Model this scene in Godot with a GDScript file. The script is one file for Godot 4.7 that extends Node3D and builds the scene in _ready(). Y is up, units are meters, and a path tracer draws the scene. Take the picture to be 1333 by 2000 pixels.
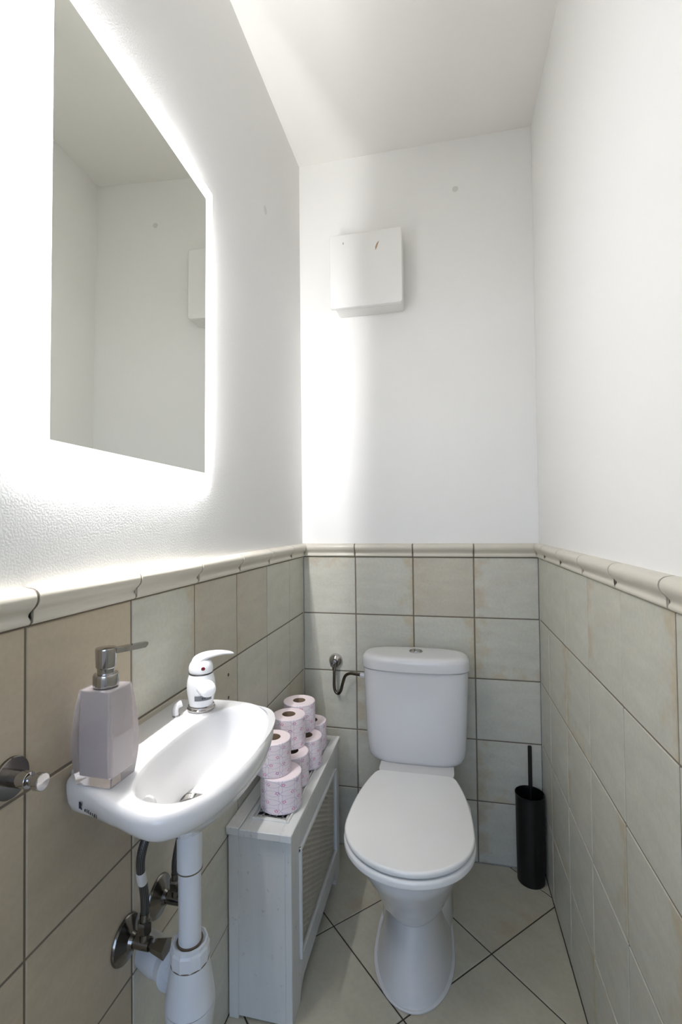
extends Node3D
# A narrow WC: x runs from the left wall (0) to the right wall, z from the back wall (0) to the doorway, y up.

const ROOM_W := 0.7938
const ROOM_H := 2.4225
const ROOM_D := 1.78
const TILE := 0.2
const GROUT := 0.0040
const DADO := 1.0

var M := {}
var rng := RandomNumberGenerator.new()
var taken := {}


# ---------------------------------------------------------------- geometry
class Buf:
	var v := PackedVector3Array()
	var t := PackedVector2Array()
	var x := Transform3D()

	func tri(a: Vector3, b: Vector3, c: Vector3, ta := Vector2.ZERO, tb := Vector2.ZERO, tc := Vector2.ZERO) -> void:
		v.append(x * a); v.append(x * b); v.append(x * c)
		t.append(ta); t.append(tb); t.append(tc)

	func quad(a: Vector3, b: Vector3, c: Vector3, d: Vector3, ta := Vector2.ZERO, tb := Vector2.ZERO, tc := Vector2.ZERO, td := Vector2.ZERO) -> void:
		tri(a, b, c, ta, tb, tc)
		tri(a, c, d, ta, tc, td)

	# rings of equal length, joined one to the next
	func loft(rings: Array, cap_first := true, cap_last := true) -> void:
		var n: int = rings[0].size()
		for r in rings.size() - 1:
			for k in n:
				var k2: int = (k + 1) % n
				var u0 := float(k) / n
				var u1 := float(k + 1) / n
				var v0 := float(r) / (rings.size() - 1)
				var v1 := float(r + 1) / (rings.size() - 1)
				quad(rings[r][k], rings[r][k2], rings[r + 1][k2], rings[r + 1][k], Vector2(u0, v0), Vector2(u1, v0), Vector2(u1, v1), Vector2(u0, v1))
		for e in 2:
			if (e == 0 and not cap_first) or (e == 1 and not cap_last):
				continue
			var ring: PackedVector3Array = rings[0] if e == 0 else rings[rings.size() - 1]
			var mid := Vector3.ZERO
			for p in ring:
				mid += p
			mid /= n
			for k in n:
				var k2: int = (k + 1) % n
				if e == 0:
					tri(mid, ring[k2], ring[k], Vector2(0.5, 0.5), Vector2(1, 0), Vector2(0, 0))
				else:
					tri(mid, ring[k], ring[k2], Vector2(0.5, 0.5), Vector2(0, 0), Vector2(1, 0))

	# profile of (radius, height) turned about y
	func lathe(profile: Array, seg := 32, cap_first := true, cap_last := true) -> void:
		var rings := []
		for p in profile:
			var ring := PackedVector3Array()
			for k in seg:
				var a := -TAU * k / seg
				ring.append(Vector3(p.x * cos(a), p.y, p.x * sin(a)))
			rings.append(ring)
		loft(rings, cap_first, cap_last)

	func tube(pts: Array, radius, seg := 12) -> void:
		var rings := []
		var up := Vector3.UP
		var prev_dir := Vector3.ZERO
		for i in pts.size():
			var dir: Vector3
			if i == 0:
				dir = (pts[1] - pts[0]).normalized()
			elif i == pts.size() - 1:
				dir = (pts[i] - pts[i - 1]).normalized()
			else:
				dir = ((pts[i + 1] - pts[i]).normalized() + (pts[i] - pts[i - 1]).normalized()).normalized()
			if i == 0:
				up = Vector3.RIGHT if absf(dir.dot(Vector3.UP)) > 0.9 else Vector3.UP
			else:
				var axis := prev_dir.cross(dir)
				if axis.length() > 1e-6:
					up = up.rotated(axis.normalized(), prev_dir.angle_to(dir))
			up = (up - dir * up.dot(dir)).normalized()
			prev_dir = dir
			var side := dir.cross(up)
			var r: float = radius[i] if radius is Array else radius
			var ring := PackedVector3Array()
			for k in seg:
				var a := TAU * k / seg
				ring.append(pts[i] + (up * cos(a) + side * sin(a)) * r)
			rings.append(ring)
		loft(rings)

	# box with chamfered edges
	func box(lo: Vector3, hi: Vector3, c := 0.001) -> void:
		var rings := []
		for step in [[lo.y, c, c], [lo.y + c, 0.0, c], [hi.y - c, 0.0, c], [hi.y, c, c]]:
			var i: float = step[1]
			var a := lo.x + i
			var b := hi.x - i
			var d := lo.z + i
			var e := hi.z - i
			var y: float = step[0]
			rings.append(PackedVector3Array([Vector3(a + c, y, d), Vector3(a, y, d + c), Vector3(a, y, e - c), Vector3(a + c, y, e), Vector3(b - c, y, e), Vector3(b, y, e - c), Vector3(b, y, d + c), Vector3(b - c, y, d)]))
		loft(rings)

	# outline (x, z), rounded over at both ends of its height
	func slab(outline: PackedVector2Array, y0: float, y1: float, r := 0.002, steps := 3, dome := 0.0) -> void:
		var rings := []
		for s in steps + 1:
			var a := PI / 2 * s / steps
			rings.append(Buf.at_height(Buf.inset(outline, r * (1 - sin(a))), y0 + r * (1 - cos(a))))
		for s in steps + 1:
			var a := PI / 2 * s / steps
			rings.append(Buf.at_height(Buf.inset(outline, r * (1 - cos(a))), y1 - r * (1 - sin(a))))
		if dome > 0.0:
			for s in [0.72, 0.4, 0.12]:
				var ring := PackedVector3Array()
				var mid := Vector2.ZERO
				for p in outline:
					mid += p / outline.size()
				for p in Buf.inset(outline, r):
					var w: Vector2 = mid + (p - mid) * s
					ring.append(Vector3(w.x, y1 + dome * (1 - s * s), w.y))
				rings.append(ring)
		loft(rings)

	static func at_height(outline: PackedVector2Array, y: float) -> PackedVector3Array:
		var ring := PackedVector3Array()
		for p in outline:
			ring.append(Vector3(p.x, y, p.y))
		return ring

	static func inset(outline: PackedVector2Array, d: float) -> PackedVector2Array:
		var n := outline.size()
		var area := 0.0
		for k in n:
			area += outline[k].cross(outline[(k + 1) % n])
		var sgn := 1.0 if area > 0 else -1.0
		var res := PackedVector2Array()
		for k in n:
			var e1 := (outline[k] - outline[(k + n - 1) % n]).normalized()
			var e2 := (outline[(k + 1) % n] - outline[k]).normalized()
			var nn := (Vector2(-e1.y, e1.x) + Vector2(-e2.y, e2.x)).normalized() * sgn
			var co := maxf(0.5, nn.dot(Vector2(-e2.y, e2.x) * sgn))
			res.append(outline[k] + nn * d / co)
		return res

	func finish(crease := 38.0) -> ArrayMesh:
		var n := v.size() / 3
		var mid := Vector3.ZERO
		for p in v:
			mid += p
		mid /= v.size()
		var vol := 0.0
		var fn := PackedVector3Array()
		fn.resize(n)
		for f in n:
			var a := v[f * 3] - mid
			var b := v[f * 3 + 1] - mid
			var c := v[f * 3 + 2] - mid
			vol += a.dot(b.cross(c))
			fn[f] = (b - a).cross(c - a)
		var flip := vol < 0
		var groups := {}
		for i in v.size():
			var key := Vector3i((v[i] * 200000.0).round())
			if groups.has(key):
				groups[key].append(i)
			else:
				groups[key] = [i]
		var nor := PackedVector3Array()
		nor.resize(v.size())
		var co := cos(deg_to_rad(crease))
		var unit := PackedVector3Array()
		unit.resize(n)
		for f in n:
			unit[f] = fn[f].normalized()
		for key in groups:
			var g: Array = groups[key]
			for i in g:
				var s := Vector3.ZERO
				var fi: int = i / 3
				for j in g:
					var fj: int = j / 3
					if unit[fi].dot(unit[fj]) >= co:
						s += fn[fj]
				nor[i] = s.normalized() if s.length() > 1e-20 else unit[fi]
		var ov := PackedVector3Array()
		var on := PackedVector3Array()
		var ot := PackedVector2Array()
		for f in n:
			if fn[f].length() < 1e-14:
				continue
			for k in ([0, 1, 2] if flip else [0, 2, 1]):
				ov.append(v[f * 3 + k])
				on.append(-nor[f * 3 + k] if flip else nor[f * 3 + k])
				ot.append(t[f * 3 + k])
		var arr := []
		arr.resize(Mesh.ARRAY_MAX)
		arr[Mesh.ARRAY_VERTEX] = ov
		arr[Mesh.ARRAY_NORMAL] = on
		arr[Mesh.ARRAY_TEX_UV] = ot
		var m := ArrayMesh.new()
		m.add_surface_from_arrays(Mesh.PRIMITIVE_TRIANGLES, arr)
		return m


# ---------------------------------------------------------------- naming
func numbered(called: String) -> String:
	if not taken.has(called):
		taken[called] = 0
		return called
	taken[called] += 1
	return "%s_%03d" % [called, taken[called]]


func tag(o: Node, label: String, category: String, group := "") -> void:
	o.set_meta("label", label)
	o.set_meta("category", category)
	if group:
		o.set_meta("group", group)


func thing(called: String, label: String, category: String, at := Vector3.ZERO, group := "") -> Node3D:
	var o := Node3D.new()
	o.name = numbered(called)
	add_child(o)
	o.position = at
	tag(o, label, category, group)
	return o


func part(called: String, b: Buf, m: Material, parent: Node, label := "", crease := 38.0) -> MeshInstance3D:
	return part_mesh(called, b.finish(crease), m, parent, label)


func part_mesh(called: String, mesh: Mesh, m: Material, parent: Node, label := "") -> MeshInstance3D:
	var o := MeshInstance3D.new()
	o.name = called if parent != self else numbered(called)
	o.mesh = mesh
	o.material_override = m
	o.cast_shadow = GeometryInstance3D.SHADOW_CASTING_SETTING_ON
	parent.add_child(o, true)
	if label:
		o.set_meta("label", label)
	return o


func structure(called: String, b: Buf, m: Material, label := "") -> MeshInstance3D:
	var o := part(called, b, m, self, label)
	o.set_meta("kind", "structure")
	return o


# ---------------------------------------------------------------- materials
func mat(called: String, c: Color, rough := 0.5, metal := 0.0) -> StandardMaterial3D:
	var m := StandardMaterial3D.new()
	m.resource_name = called
	m.albedo_color = c
	m.roughness = rough
	m.metallic = metal
	M[called] = m
	return m


func noise(seed_: int, freq: float, octaves := 3) -> FastNoiseLite:
	var f := FastNoiseLite.new()
	f.seed = seed_
	f.noise_type = FastNoiseLite.TYPE_SIMPLEX_SMOOTH
	f.frequency = freq
	f.fractal_octaves = octaves
	return f


func relief(m: StandardMaterial3D, seed_: int, freq: float, height_cm: float, repeat_m: float) -> void:
	var tex := NoiseTexture2D.new()
	tex.width = 512
	tex.height = 512
	tex.seamless = true
	tex.noise = noise(seed_, freq, 3)
	m.heightmap_enabled = true
	m.heightmap_texture = tex
	m.heightmap_scale = height_cm
	m.uv1_triplanar = true
	m.uv1_world_triplanar = true
	m.uv1_scale = Vector3.ONE / repeat_m


# glazed stoneware: a pale ground, faint streaks, and ochre clouds along some of the edges
func tile_texture(seed_: int, ground: Color, stain: Color, edges: Array, amount: float) -> ImageTexture:
	var n := 192
	var im := Image.create(n, n, false, Image.FORMAT_RGB8)
	var soft := noise(seed_, 0.012, 3)
	var fine := noise(seed_ + 7, 0.09, 2)
	var cloud := noise(seed_ + 13, 0.022, 4)
	for y in n:
		for x in n:
			var u := float(x) / n
			var w := float(y) / n
			var near := 0.0
			for e in edges:
				var d: float = [u, 1 - u, w, 1 - w][e]
				near = maxf(near, 1 - d / 0.33)
			var k := smoothstep(0.0, 1.0, clampf((near + cloud.get_noise_2d(x, y) * 0.9 - 0.30) * 0.95, 0, 1)) * amount
			k += 0.16 * clampf(cloud.get_noise_2d(x + 500, y + 90) + 0.1, 0, 1)
			var c := ground.lerp(stain, clampf(k, 0, 1))
			var g := 1.0 + 0.035 * soft.get_noise_2d(x * 0.6, y * 1.8) + 0.022 * fine.get_noise_2d(x, y)
			im.set_pixel(x, y, Color(c.r * g, c.g * g, c.b * g))
	im.generate_mipmaps()
	return ImageTexture.create_from_image(im)


# white emulsion paint or lacquer with grime specks
func worn_texture(seed_: int, ground: Color, mark: Color, threshold: float) -> ImageTexture:
	var n := 384
	var im := Image.create(n, n, false, Image.FORMAT_RGB8)
	var streak := noise(seed_, 0.02, 3)
	var speck := noise(seed_ + 3, 0.06, 4)
	for y in n:
		for x in n:
			var g := 1.0 + 0.015 * streak.get_noise_2d(x * 3.0, y * 0.35)
			var k := clampf((speck.get_noise_2d(x, y * 0.7) - threshold) * 5.0, 0, 1)
			var c := ground.lerp(mark, k * 0.6)
			im.set_pixel(x, y, Color(c.r * g, c.g * g, c.b * g))
	im.generate_mipmaps()
	return ImageTexture.create_from_image(im)


# embossed paper with pale quilted arcs and little pink blossoms
func paper_texture() -> ImageTexture:
	var w := 512
	var h := 192
	var im := Image.create(w, h, false, Image.FORMAT_RGB8)
	im.fill(Color(0.93, 0.885, 0.905))
	var grain := noise(5, 0.2, 2)
	for y in h:
		for x in w:
			var g := 1.0 + 0.02 * grain.get_noise_2d(x, y)
			var best := 9.0
			for cx in [-64.0, 0.0, 64.0, 128.0]:
				for cy in [-48.0, 0.0, 48.0, 96.0, 144.0, 192.0, 240.0]:
					var sx: float = fposmod(x, 64.0) - cx
					best = minf(best, absf(Vector2(sx, y - cy).length() - 40.0))
			var c := Color(0.93, 0.885, 0.905)
			if best < 0.9:
				c = Color(0.76, 0.73, 0.80)
			im.set_pixel(x, y, Color(c.r * g, c.g * g, c.b * g))
	var r := RandomNumberGenerator.new()
	r.seed = 77
	for j in 4:
		for i in 8:
			var c := Vector2(i * 64 + (32 if j % 2 else 0) + r.randf_range(-5, 5) + 16, j * 48 + 24 + r.randf_range(-4, 4))
			var turn := r.randf() * TAU
			var pink := Color(0.80, 0.42, 0.60) if r.randf() < 0.7 else Color(0.66, 0.40, 0.62)
			for p in 5:
				var q := c + Vector2(6.0, 0).rotated(turn + TAU * p / 5)
				for dy in range(-3, 4):
					for dx in range(-3, 4):
						if Vector2(dx, dy).length() < 2.5:
							im.set_pixel(posmod(int(q.x) + dx, w), clampi(int(q.y) + dy, 0, h - 1), pink)
	im.generate_mipmaps()
	return ImageTexture.create_from_image(im)


func braid_texture() -> ImageTexture:
	var n := 64
	var im := Image.create(n, n, false, Image.FORMAT_RGB8)
	for y in n:
		for x in n:
			var a := posmod(x + y, 16) < 9
			var b := posmod(x - y + 64, 16) < 9
			im.set_pixel(x, y, Color(0.46, 0.455, 0.45) if (a != b) else Color(0.15, 0.15, 0.15))
	im.generate_mipmaps()
	return ImageTexture.create_from_image(im)


func make_materials() -> void:
	mat("paint_plaster", Color(0.945, 0.94, 0.93), 0.9)
	relief(M.paint_plaster, 21, 0.06, 0.018, 0.13)
	mat("paint_smooth", Color(0.945, 0.94, 0.925), 0.85)
	relief(M.paint_smooth, 31, 0.02, 0.015, 0.4)
	mat("paint_ceiling", Color(0.95, 0.942, 0.92), 0.9)
	mat("filler", Color(0.85, 0.85, 0.83), 0.9)
	mat("grout", Color(0.49, 0.45, 0.40), 0.95)
	mat("floor_grout", Color(0.30, 0.27, 0.23), 0.95)
	mat("rail_glaze", Color(0.835, 0.81, 0.75), 0.3)
	var cool := Color(0.790, 0.782, 0.730)
	var warm := Color(0.745, 0.692, 0.600)
	var ochre := Color(0.760, 0.705, 0.590)
	var tan_ := Color(0.745, 0.675, 0.570)
	var sorts := [[101, cool, ochre, [1], 0.75], [102, cool, ochre, [0, 3], 0.7], [103, cool, tan_, [2], 0.45], [104, cool, ochre, [], 0.0], [105, cool, tan_, [0], 0.6], [106, warm, tan_, [], 0.0], [107, warm, ochre, [0], 0.6], [108, warm, tan_, [1], 0.5], [109, Color(0.765, 0.740, 0.672), tan_, [0], 0.4]]
	for i in sorts.size():
		var s: Array = sorts[i]
		var m := mat("tile_%d" % i, Color.WHITE, 0.42)
		m.albedo_texture = tile_texture(s[0], s[1], s[2], s[3], s[4])
	for i in 3:
		var m := mat("floor_tile_%d" % i, Color.WHITE, 0.38)
		m.albedo_texture = tile_texture(201 + i, Color(0.775, 0.752, 0.672), Color(0.74, 0.655, 0.54), [[], [1], [2]][i], 0.45)
	mat("porcelain", Color(0.875, 0.87, 0.865), 0.05)
	mat("seat_plastic", Color(0.93, 0.925, 0.91), 0.16)
	mat("white_enamel", Color(0.93, 0.93, 0.93), 0.12)
	mat("chrome", Color(0.73, 0.72, 0.715), 0.07, 1.0)
	mat("dull_chrome", Color(0.50, 0.485, 0.465), 0.18, 1.0)
	mat("pipe_metal", Color(0.42, 0.39, 0.36), 0.32, 1.0)
	mat("white_plastic", Color(0.84, 0.85, 0.86), 0.35)
	mat("dirty_joint", Color(0.42, 0.37, 0.30), 0.9)
	mat("black_metal", Color(0.025, 0.025, 0.027), 0.45)
	mat("dark_red", Color(0.42, 0.03, 0.10), 0.2)
	mat("grey_label", Color(0.42, 0.43, 0.44), 0.5)
	mat("ink", Color(0.10, 0.09, 0.10), 0.6)
	mat("navy_ink", Color(0.06, 0.09, 0.22), 0.5)
	mat("grey_ink", Color(0.28, 0.27, 0.28), 0.6)
	mat("dark_hole", Color(0.16, 0.15, 0.13), 0.9)
	mat("cardboard", Color(0.52, 0.44, 0.36), 0.9)
	mat("shade_brown", Color(0.20, 0.17, 0.14), 0.95)  # brown of the added sheet, stands in for shade inside the radiator cover
	mat("cane", Color(0.80, 0.77, 0.70), 0.7)
	mat("paper_end", Color(0.945, 0.885, 0.895), 0.95)
	mat("rust_mark", Color(0.66, 0.54, 0.42), 0.9)
	mat("chip_mark", Color(0.35, 0.31, 0.28), 0.9)
	mat("mirror_casing", Color(0.86, 0.86, 0.86), 0.6)
	mat("mirror", Color(0.90, 0.905, 0.88), 0.015, 1.0)
	mat("tag_paper", Color(0.85, 0.84, 0.82), 0.8)
	mat("hall_floor", Color(0.55, 0.47, 0.38), 0.5)
	var m := mat("paper", Color.WHITE, 0.95)
	m.albedo_texture = paper_texture()
	m = mat("braid", Color.WHITE, 0.4, 0.6)
	m.albedo_texture = braid_texture()
	m.uv1_scale = Vector3(2, 20, 1)
	m = mat("white_lacquer", Color.WHITE, 0.45)
	m.albedo_texture = worn_texture(41, Color(0.865, 0.865, 0.85), Color(0.70, 0.67, 0.62), 0.50)
	m.uv1_triplanar = true
	m.uv1_world_triplanar = true
	m.uv1_scale = Vector3.ONE / 0.5
	m = mat("fan_plastic", Color(0.93, 0.925, 0.91), 0.5)
	m = mat("acrylic", Color(0.985, 0.972, 1.0, 0.1), 0.02)
	m.transparency = BaseMaterial3D.TRANSPARENCY_ALPHA
	m.refraction_enabled = true
	m.refraction_scale = 0.05
	mat("soap_core", Color(0.875, 0.84, 0.805), 0.25)
	m = mat("window_glass", Color(0.95, 0.97, 1.0, 0.05), 0.02)
	m.transparency = BaseMaterial3D.TRANSPARENCY_ALPHA
	m = mat("led_glow", Color(0.95, 0.95, 0.95), 0.6)
	m.emission_enabled = true
	m.emission = Color(0.99, 0.99, 1.0)
	m.emission_energy_multiplier = 6.0
	m = mat("frosted_glow", Color(0.95, 0.95, 0.95), 0.6)
	m.emission_enabled = true
	m.emission = Color(0.99, 0.99, 1.0)
	m.emission_energy_multiplier = 3.0


# ---------------------------------------------------------------- setting
# A wall of tiles. origin: where along = 0 meets the floor; along: direction; out: into the room.
func tile_wall(wall: Node3D, origin: Vector3, along: Vector3, out: Vector3, joints: Array, pick: Callable, mitre_start: bool, mitre_end: bool) -> void:
	var length: float = joints[joints.size() - 1]
	var bed := Buf.new()
	var basis := Basis(along, Vector3.UP, along.cross(Vector3.UP))
	bed.x = Transform3D(basis, origin)
	var flipz := -1.0 if basis.z.dot(out) > 0 else 1.0     # basis.z runs into the wall where flipz is 1
	var z0 := -0.0045 * -flipz
	var z1 := 0.0018 * flipz
	bed.box(Vector3(joints[0], 0, minf(z0, z1)), Vector3(length, DADO + 0.012, maxf(z0, z1)), 0.0002)
	part("grout", bed, M.grout, wall)
	var cache := {}
	for i in joints.size() - 1:
		var w: float = joints[i + 1] - joints[i]
		for r in 5:
			var key := snappedf(w, 0.001)
			if not cache.has(key):
				var b := Buf.new()
				tile_shape(b, w - GROUT, TILE - GROUT, 0.006, 0.0012)
				cache[key] = b.finish(25)
			var o := part_mesh("tile", cache[key], pick.call(i, r), wall)
			var b3 := Basis(along, Vector3.UP, along.cross(Vector3.UP)) if flipz < 0 else Basis(-along, Vector3.UP, (-along).cross(Vector3.UP))
			if b3.z.dot(out) < 0:
				b3 = Basis(-along, Vector3.UP, (-along).cross(Vector3.UP))
			var jitter := rng.randf_range(-0.0005, 0.0004)
			o.transform = Transform3D(b3, origin + along * (joints[i] + w / 2) + Vector3.UP * (DADO - TILE * (r + 0.5)) + out * jitter)
	# the dado rail: one moulded piece over each column of tiles
	var prof := rail_profile()
	for i in joints.size() - 1:
		var b := Buf.new()
		var a0: float = joints[i] + (0.0 if (i == 0 and mitre_start) else GROUT / 2)
		var a1: float = joints[i + 1] - (0.0 if (i == joints.size() - 2 and mitre_end) else GROUT / 2)
		var rings := [PackedVector3Array(), PackedVector3Array()]
		for p in prof:
			var s0: float = p.x if (i == 0 and mitre_start) else 0.0
			var s1: float = p.x if (i == joints.size() - 2 and mitre_end) else 0.0
			rings[0].append(origin + along * (a0 + s0 + 0.0003) + out * p.x + Vector3.UP * (DADO + p.y))
			rings[1].append(origin + along * (a1 - s1 - 0.0003) + out * p.x + Vector3.UP * (DADO + p.y))
		b.loft(rings)
		part("rail_tile", b, M.rail_glaze, wall, "", 30)
	# joint mortar behind the rail pieces
	var jb := Buf.new()
	for i in range(1, joints.size() - 1):
		var rings := [PackedVector3Array(), PackedVector3Array()]
		for p in prof:
			var q := Vector2(maxf(p.x - 0.0016, -0.004), clampf(p.y, 0.001, 0.0455))
			rings[0].append(origin + along * (joints[i] - 0.003) + out * q.x + Vector3.UP * (DADO + q.y))
			rings[1].append(origin + along * (joints[i] + 0.003) + out * q.x + Vector3.UP * (DADO + q.y))
		jb.loft(rings)
	part("rail_grout", jb, M.grout, wall, "", 30)


func rail_profile() -> Array:
	var p := [Vector2(-0.004, 0.0015), Vector2(0.003, 0.0015)]
	p.append_array(smooth([Vector2(0.0060, 0.0018), Vector2(0.0082, 0.0040), Vector2(0.0085, 0.0070), Vector2(0.0072, 0.0098), Vector2(0.0060, 0.0122), Vector2(0.0068, 0.0155), Vector2(0.0105, 0.0200), Vector2(0.0150, 0.0245), Vector2(0.0180, 0.0300), Vector2(0.0186, 0.0355), Vector2(0.0165, 0.0410), Vector2(0.0115, 0.0448), Vector2(0.0050, 0.0464)], 2))
	p.append(Vector2(0.001, 0.0468))
	p.append(Vector2(-0.004, 0.0468))
	return p


# tile in the xy plane, its face at z = 0, edges eased
func tile_shape(b: Buf, w: float, h: float, depth: float, ease_: float) -> void:
	var X := w / 2
	var Y := h / 2
	var e := ease_
	var f := [Vector3(-X + e, -Y + e, 0), Vector3(X - e, -Y + e, 0), Vector3(X - e, Y - e, 0), Vector3(-X + e, Y - e, 0)]
	var s := [Vector3(-X, -Y, -e), Vector3(X, -Y, -e), Vector3(X, Y, -e), Vector3(-X, Y, -e)]
	var d := [Vector3(-X, -Y, -depth), Vector3(X, -Y, -depth), Vector3(X, Y, -depth), Vector3(-X, Y, -depth)]
	var uv := func(p: Vector3) -> Vector2: return Vector2(0.5 + p.x / TILE, 0.5 - p.y / TILE)
	b.quad(f[0], f[1], f[2], f[3], uv.call(f[0]), uv.call(f[1]), uv.call(f[2]), uv.call(f[3]))
	for k in 4:
		var k2 := (k + 1) % 4
		b.quad(s[k], s[k2], f[k2], f[k], uv.call(s[k]), uv.call(s[k2]), uv.call(f[k2]), uv.call(f[k]))
		b.quad(d[k], d[k2], s[k2], s[k], uv.call(s[k]), uv.call(s[k2]), uv.call(s[k2]), uv.call(s[k]))
	b.quad(d[3], d[2], d[1], d[0])


func wall_box(called: String, lo: Vector3, hi: Vector3, m: Material, label := "") -> MeshInstance3D:
	var b := Buf.new()
	b.box(lo, hi, 0.0005)
	return structure(called, b, m, label)


func steps(first: float, upto: float) -> Array:
	var a := [0.0]
	var z := first
	while z < upto - 0.01:
		a.append(z)
		z += TILE
	a.append(upto)
	return a


func build_room() -> void:
	var T := 0.1
	var gap := -0.0028
	var wl := wall_box("wall_left", Vector3(gap - T, -0.05, -T), Vector3(gap, ROOM_H, ROOM_D), M.paint_plaster, "white roughcast plaster above beige wall tiles")
	var wr := wall_box("wall_right", Vector3(ROOM_W - gap, -0.05, -T), Vector3(ROOM_W - gap + T, ROOM_H, ROOM_D), M.paint_smooth, "white painted wall above beige wall tiles")
	var wb := wall_box("wall_back", Vector3(gap, -0.05, -T), Vector3(ROOM_W - gap, ROOM_H, gap), M.paint_smooth, "white painted wall above beige wall tiles")
	wall_box("ceiling", Vector3(-T, ROOM_H, -T), Vector3(ROOM_W + T, ROOM_H + T, ROOM_D + T), M.paint_ceiling, "plain white ceiling")
	# the wall behind the camera, with the open doorway that lets the daylight of the hall in
	var fb := Buf.new()
	fb.box(Vector3(-T, -0.05, ROOM_D), Vector3(0.07, ROOM_H, ROOM_D + T), 0.0005)
	fb.box(Vector3(0.73, -0.05, ROOM_D), Vector3(ROOM_W + T, ROOM_H, ROOM_D + T), 0.0005)
	fb.box(Vector3(0.07, 2.02, ROOM_D), Vector3(0.73, ROOM_H, ROOM_D + T), 0.0005)
	structure("wall_front", fb, M.paint_smooth, "white wall with an open doorway")
	var db := Buf.new()
	db.box(Vector3(0.07, 0, ROOM_D - 0.012), Vector3(0.088, 2.02, ROOM_D + T + 0.012), 0.002)
	db.box(Vector3(0.712, 0, ROOM_D - 0.012), Vector3(0.73, 2.02, ROOM_D + T + 0.012), 0.002)
	db.box(Vector3(0.088, 2.002, ROOM_D - 0.012), Vector3(0.712, 2.02, ROOM_D + T + 0.012), 0.002)
	structure("door_1", db, M.white_enamel, "white frame of the open doorway")
	# left wall
	var warm_pick := func(i: int, r: int) -> Material:
		if i >= 5:
			return M["tile_%d" % [5, 6, 5, 7, 5][(i * 2 + r * 3) % 5]]
		return M["tile_%d" % [3, 8, 0, 3, 8][(i * 3 + r * 2) % 5]]
	tile_wall(wl, Vector3.ZERO, Vector3(0, 0, 1), Vector3(1, 0, 0), steps(0.1563, ROOM_D), warm_pick, true, false)
	var right_pick := func(i: int, r: int) -> Material: return M["tile_%d" % [3, 0, 4, 3, 1, 0, 3][(i * 3 + r * 5) % 7]]
	tile_wall(wr, Vector3(ROOM_W, 0, 0), Vector3(0, 0, 1), Vector3(-1, 0, 0), steps(0.1341, ROOM_D), right_pick, true, false)
	var rows := [[2, 0, 8, 4], [3, 0, 0, 1], [3, 4, 3, 3], [3, 2, 3, 1], [3, 3, 4, 4]]
	var back_pick := func(i: int, r: int) -> Material: return M["tile_%d" % rows[r][i]]
	tile_wall(wb, Vector3.ZERO, Vector3(1, 0, 0), Vector3(0, 0, 1), [0.0, 0.1906, 0.3906, 0.5906, ROOM_W], back_pick, true, true)
	# filled nail holes and plugs
	var patch := Buf.new()
	patch.x = Transform3D(Basis(Vector3(0, 0, 1), -PI / 2), Vector3(gap - 0.0005, 2.041, 0.34))
	patch.lathe([Vector2(0.013, 0), Vector2(0.011, 0.0012), Vector2(0.004, 0.0016)], 20)
	part("filler_patch", patch, M.filler, wl)
	patch = Buf.new()
	patch.x = Transform3D(Basis(Vector3(1, 0, 0), PI / 2), Vector3(0.551, 2.251, gap - 0.0005))
	patch.lathe([Vector2(0.011, 0), Vector2(0.009, 0.001), Vector2(0.004, 0.0014)], 20)
	part("filler_patch", patch, M.filler, wb)
	for y in [0.769, 0.716]:
		var pl := Buf.new()
		pl.x = Transform3D(Basis(Vector3(0, 0, 1), -PI / 2), Vector3(-0.004, y, 0.607))
		pl.lathe([Vector2(0.0035, 0), Vector2(0.0035, 0.0048), Vector2(0.0022, 0.005), Vector2(0.0018, 0.0025)], 14)
		part("wall_plug", pl, M.dark_hole, wl)
	build_floor()
	build_hall()


func build_floor() -> void:
	var fl := wall_box("floor", Vector3(-0.1, -0.1, -0.1), Vector3(ROOM_W + 0.1, -0.0022, ROOM_D + 0.1), M.floor_grout, "pale floor tiles laid diagonally")
	var room := PackedVector2Array([Vector2(0.001, 0.001), Vector2(ROOM_W - 0.001, 0.001), Vector2(ROOM_W - 0.001, ROOM_D), Vector2(0.001, ROOM_D)])
	var pitch := 0.2975
	var half := (pitch - 0.0040) / 2
	var e1 := Vector2(1, 1).normalized()
	var e2 := Vector2(1, -1).normalized()
	var corner := Vector2(0.601, 0.333)
	var count := 0
	for i in range(-8, 9):
		for j in range(-8, 9):
			var c := corner + e1 * pitch * (i + 0.5) + e2 * pitch * (j + 0.5)
			var sq := PackedVector2Array([c - e1 * half - e2 * half, c + e1 * half - e2 * half, c + e1 * half + e2 * half, c - e1 * half + e2 * half])
			for poly in Geometry2D.intersect_polygons(sq, room):
				if poly.size() < 3:
					continue
				var b := Buf.new()
				var rings := [Buf.at_height(poly, -0.008), Buf.at_height(poly, -0.0011), Buf.at_height(Buf.inset(poly, 0.0011), 0.0)]
				b.loft(rings)
				for k in b.v.size():
					var d := Vector2(b.v[k].x, b.v[k].z) - c
					b.t[k] = Vector2(0.5 + d.dot(e1) / pitch, 0.5 + d.dot(e2) / pitch)
				part("floor_tile", b, M["floor_tile_%d" % (posmod(i * 2 + j, 3))], fl, "", 25)
				count += 1


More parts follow.
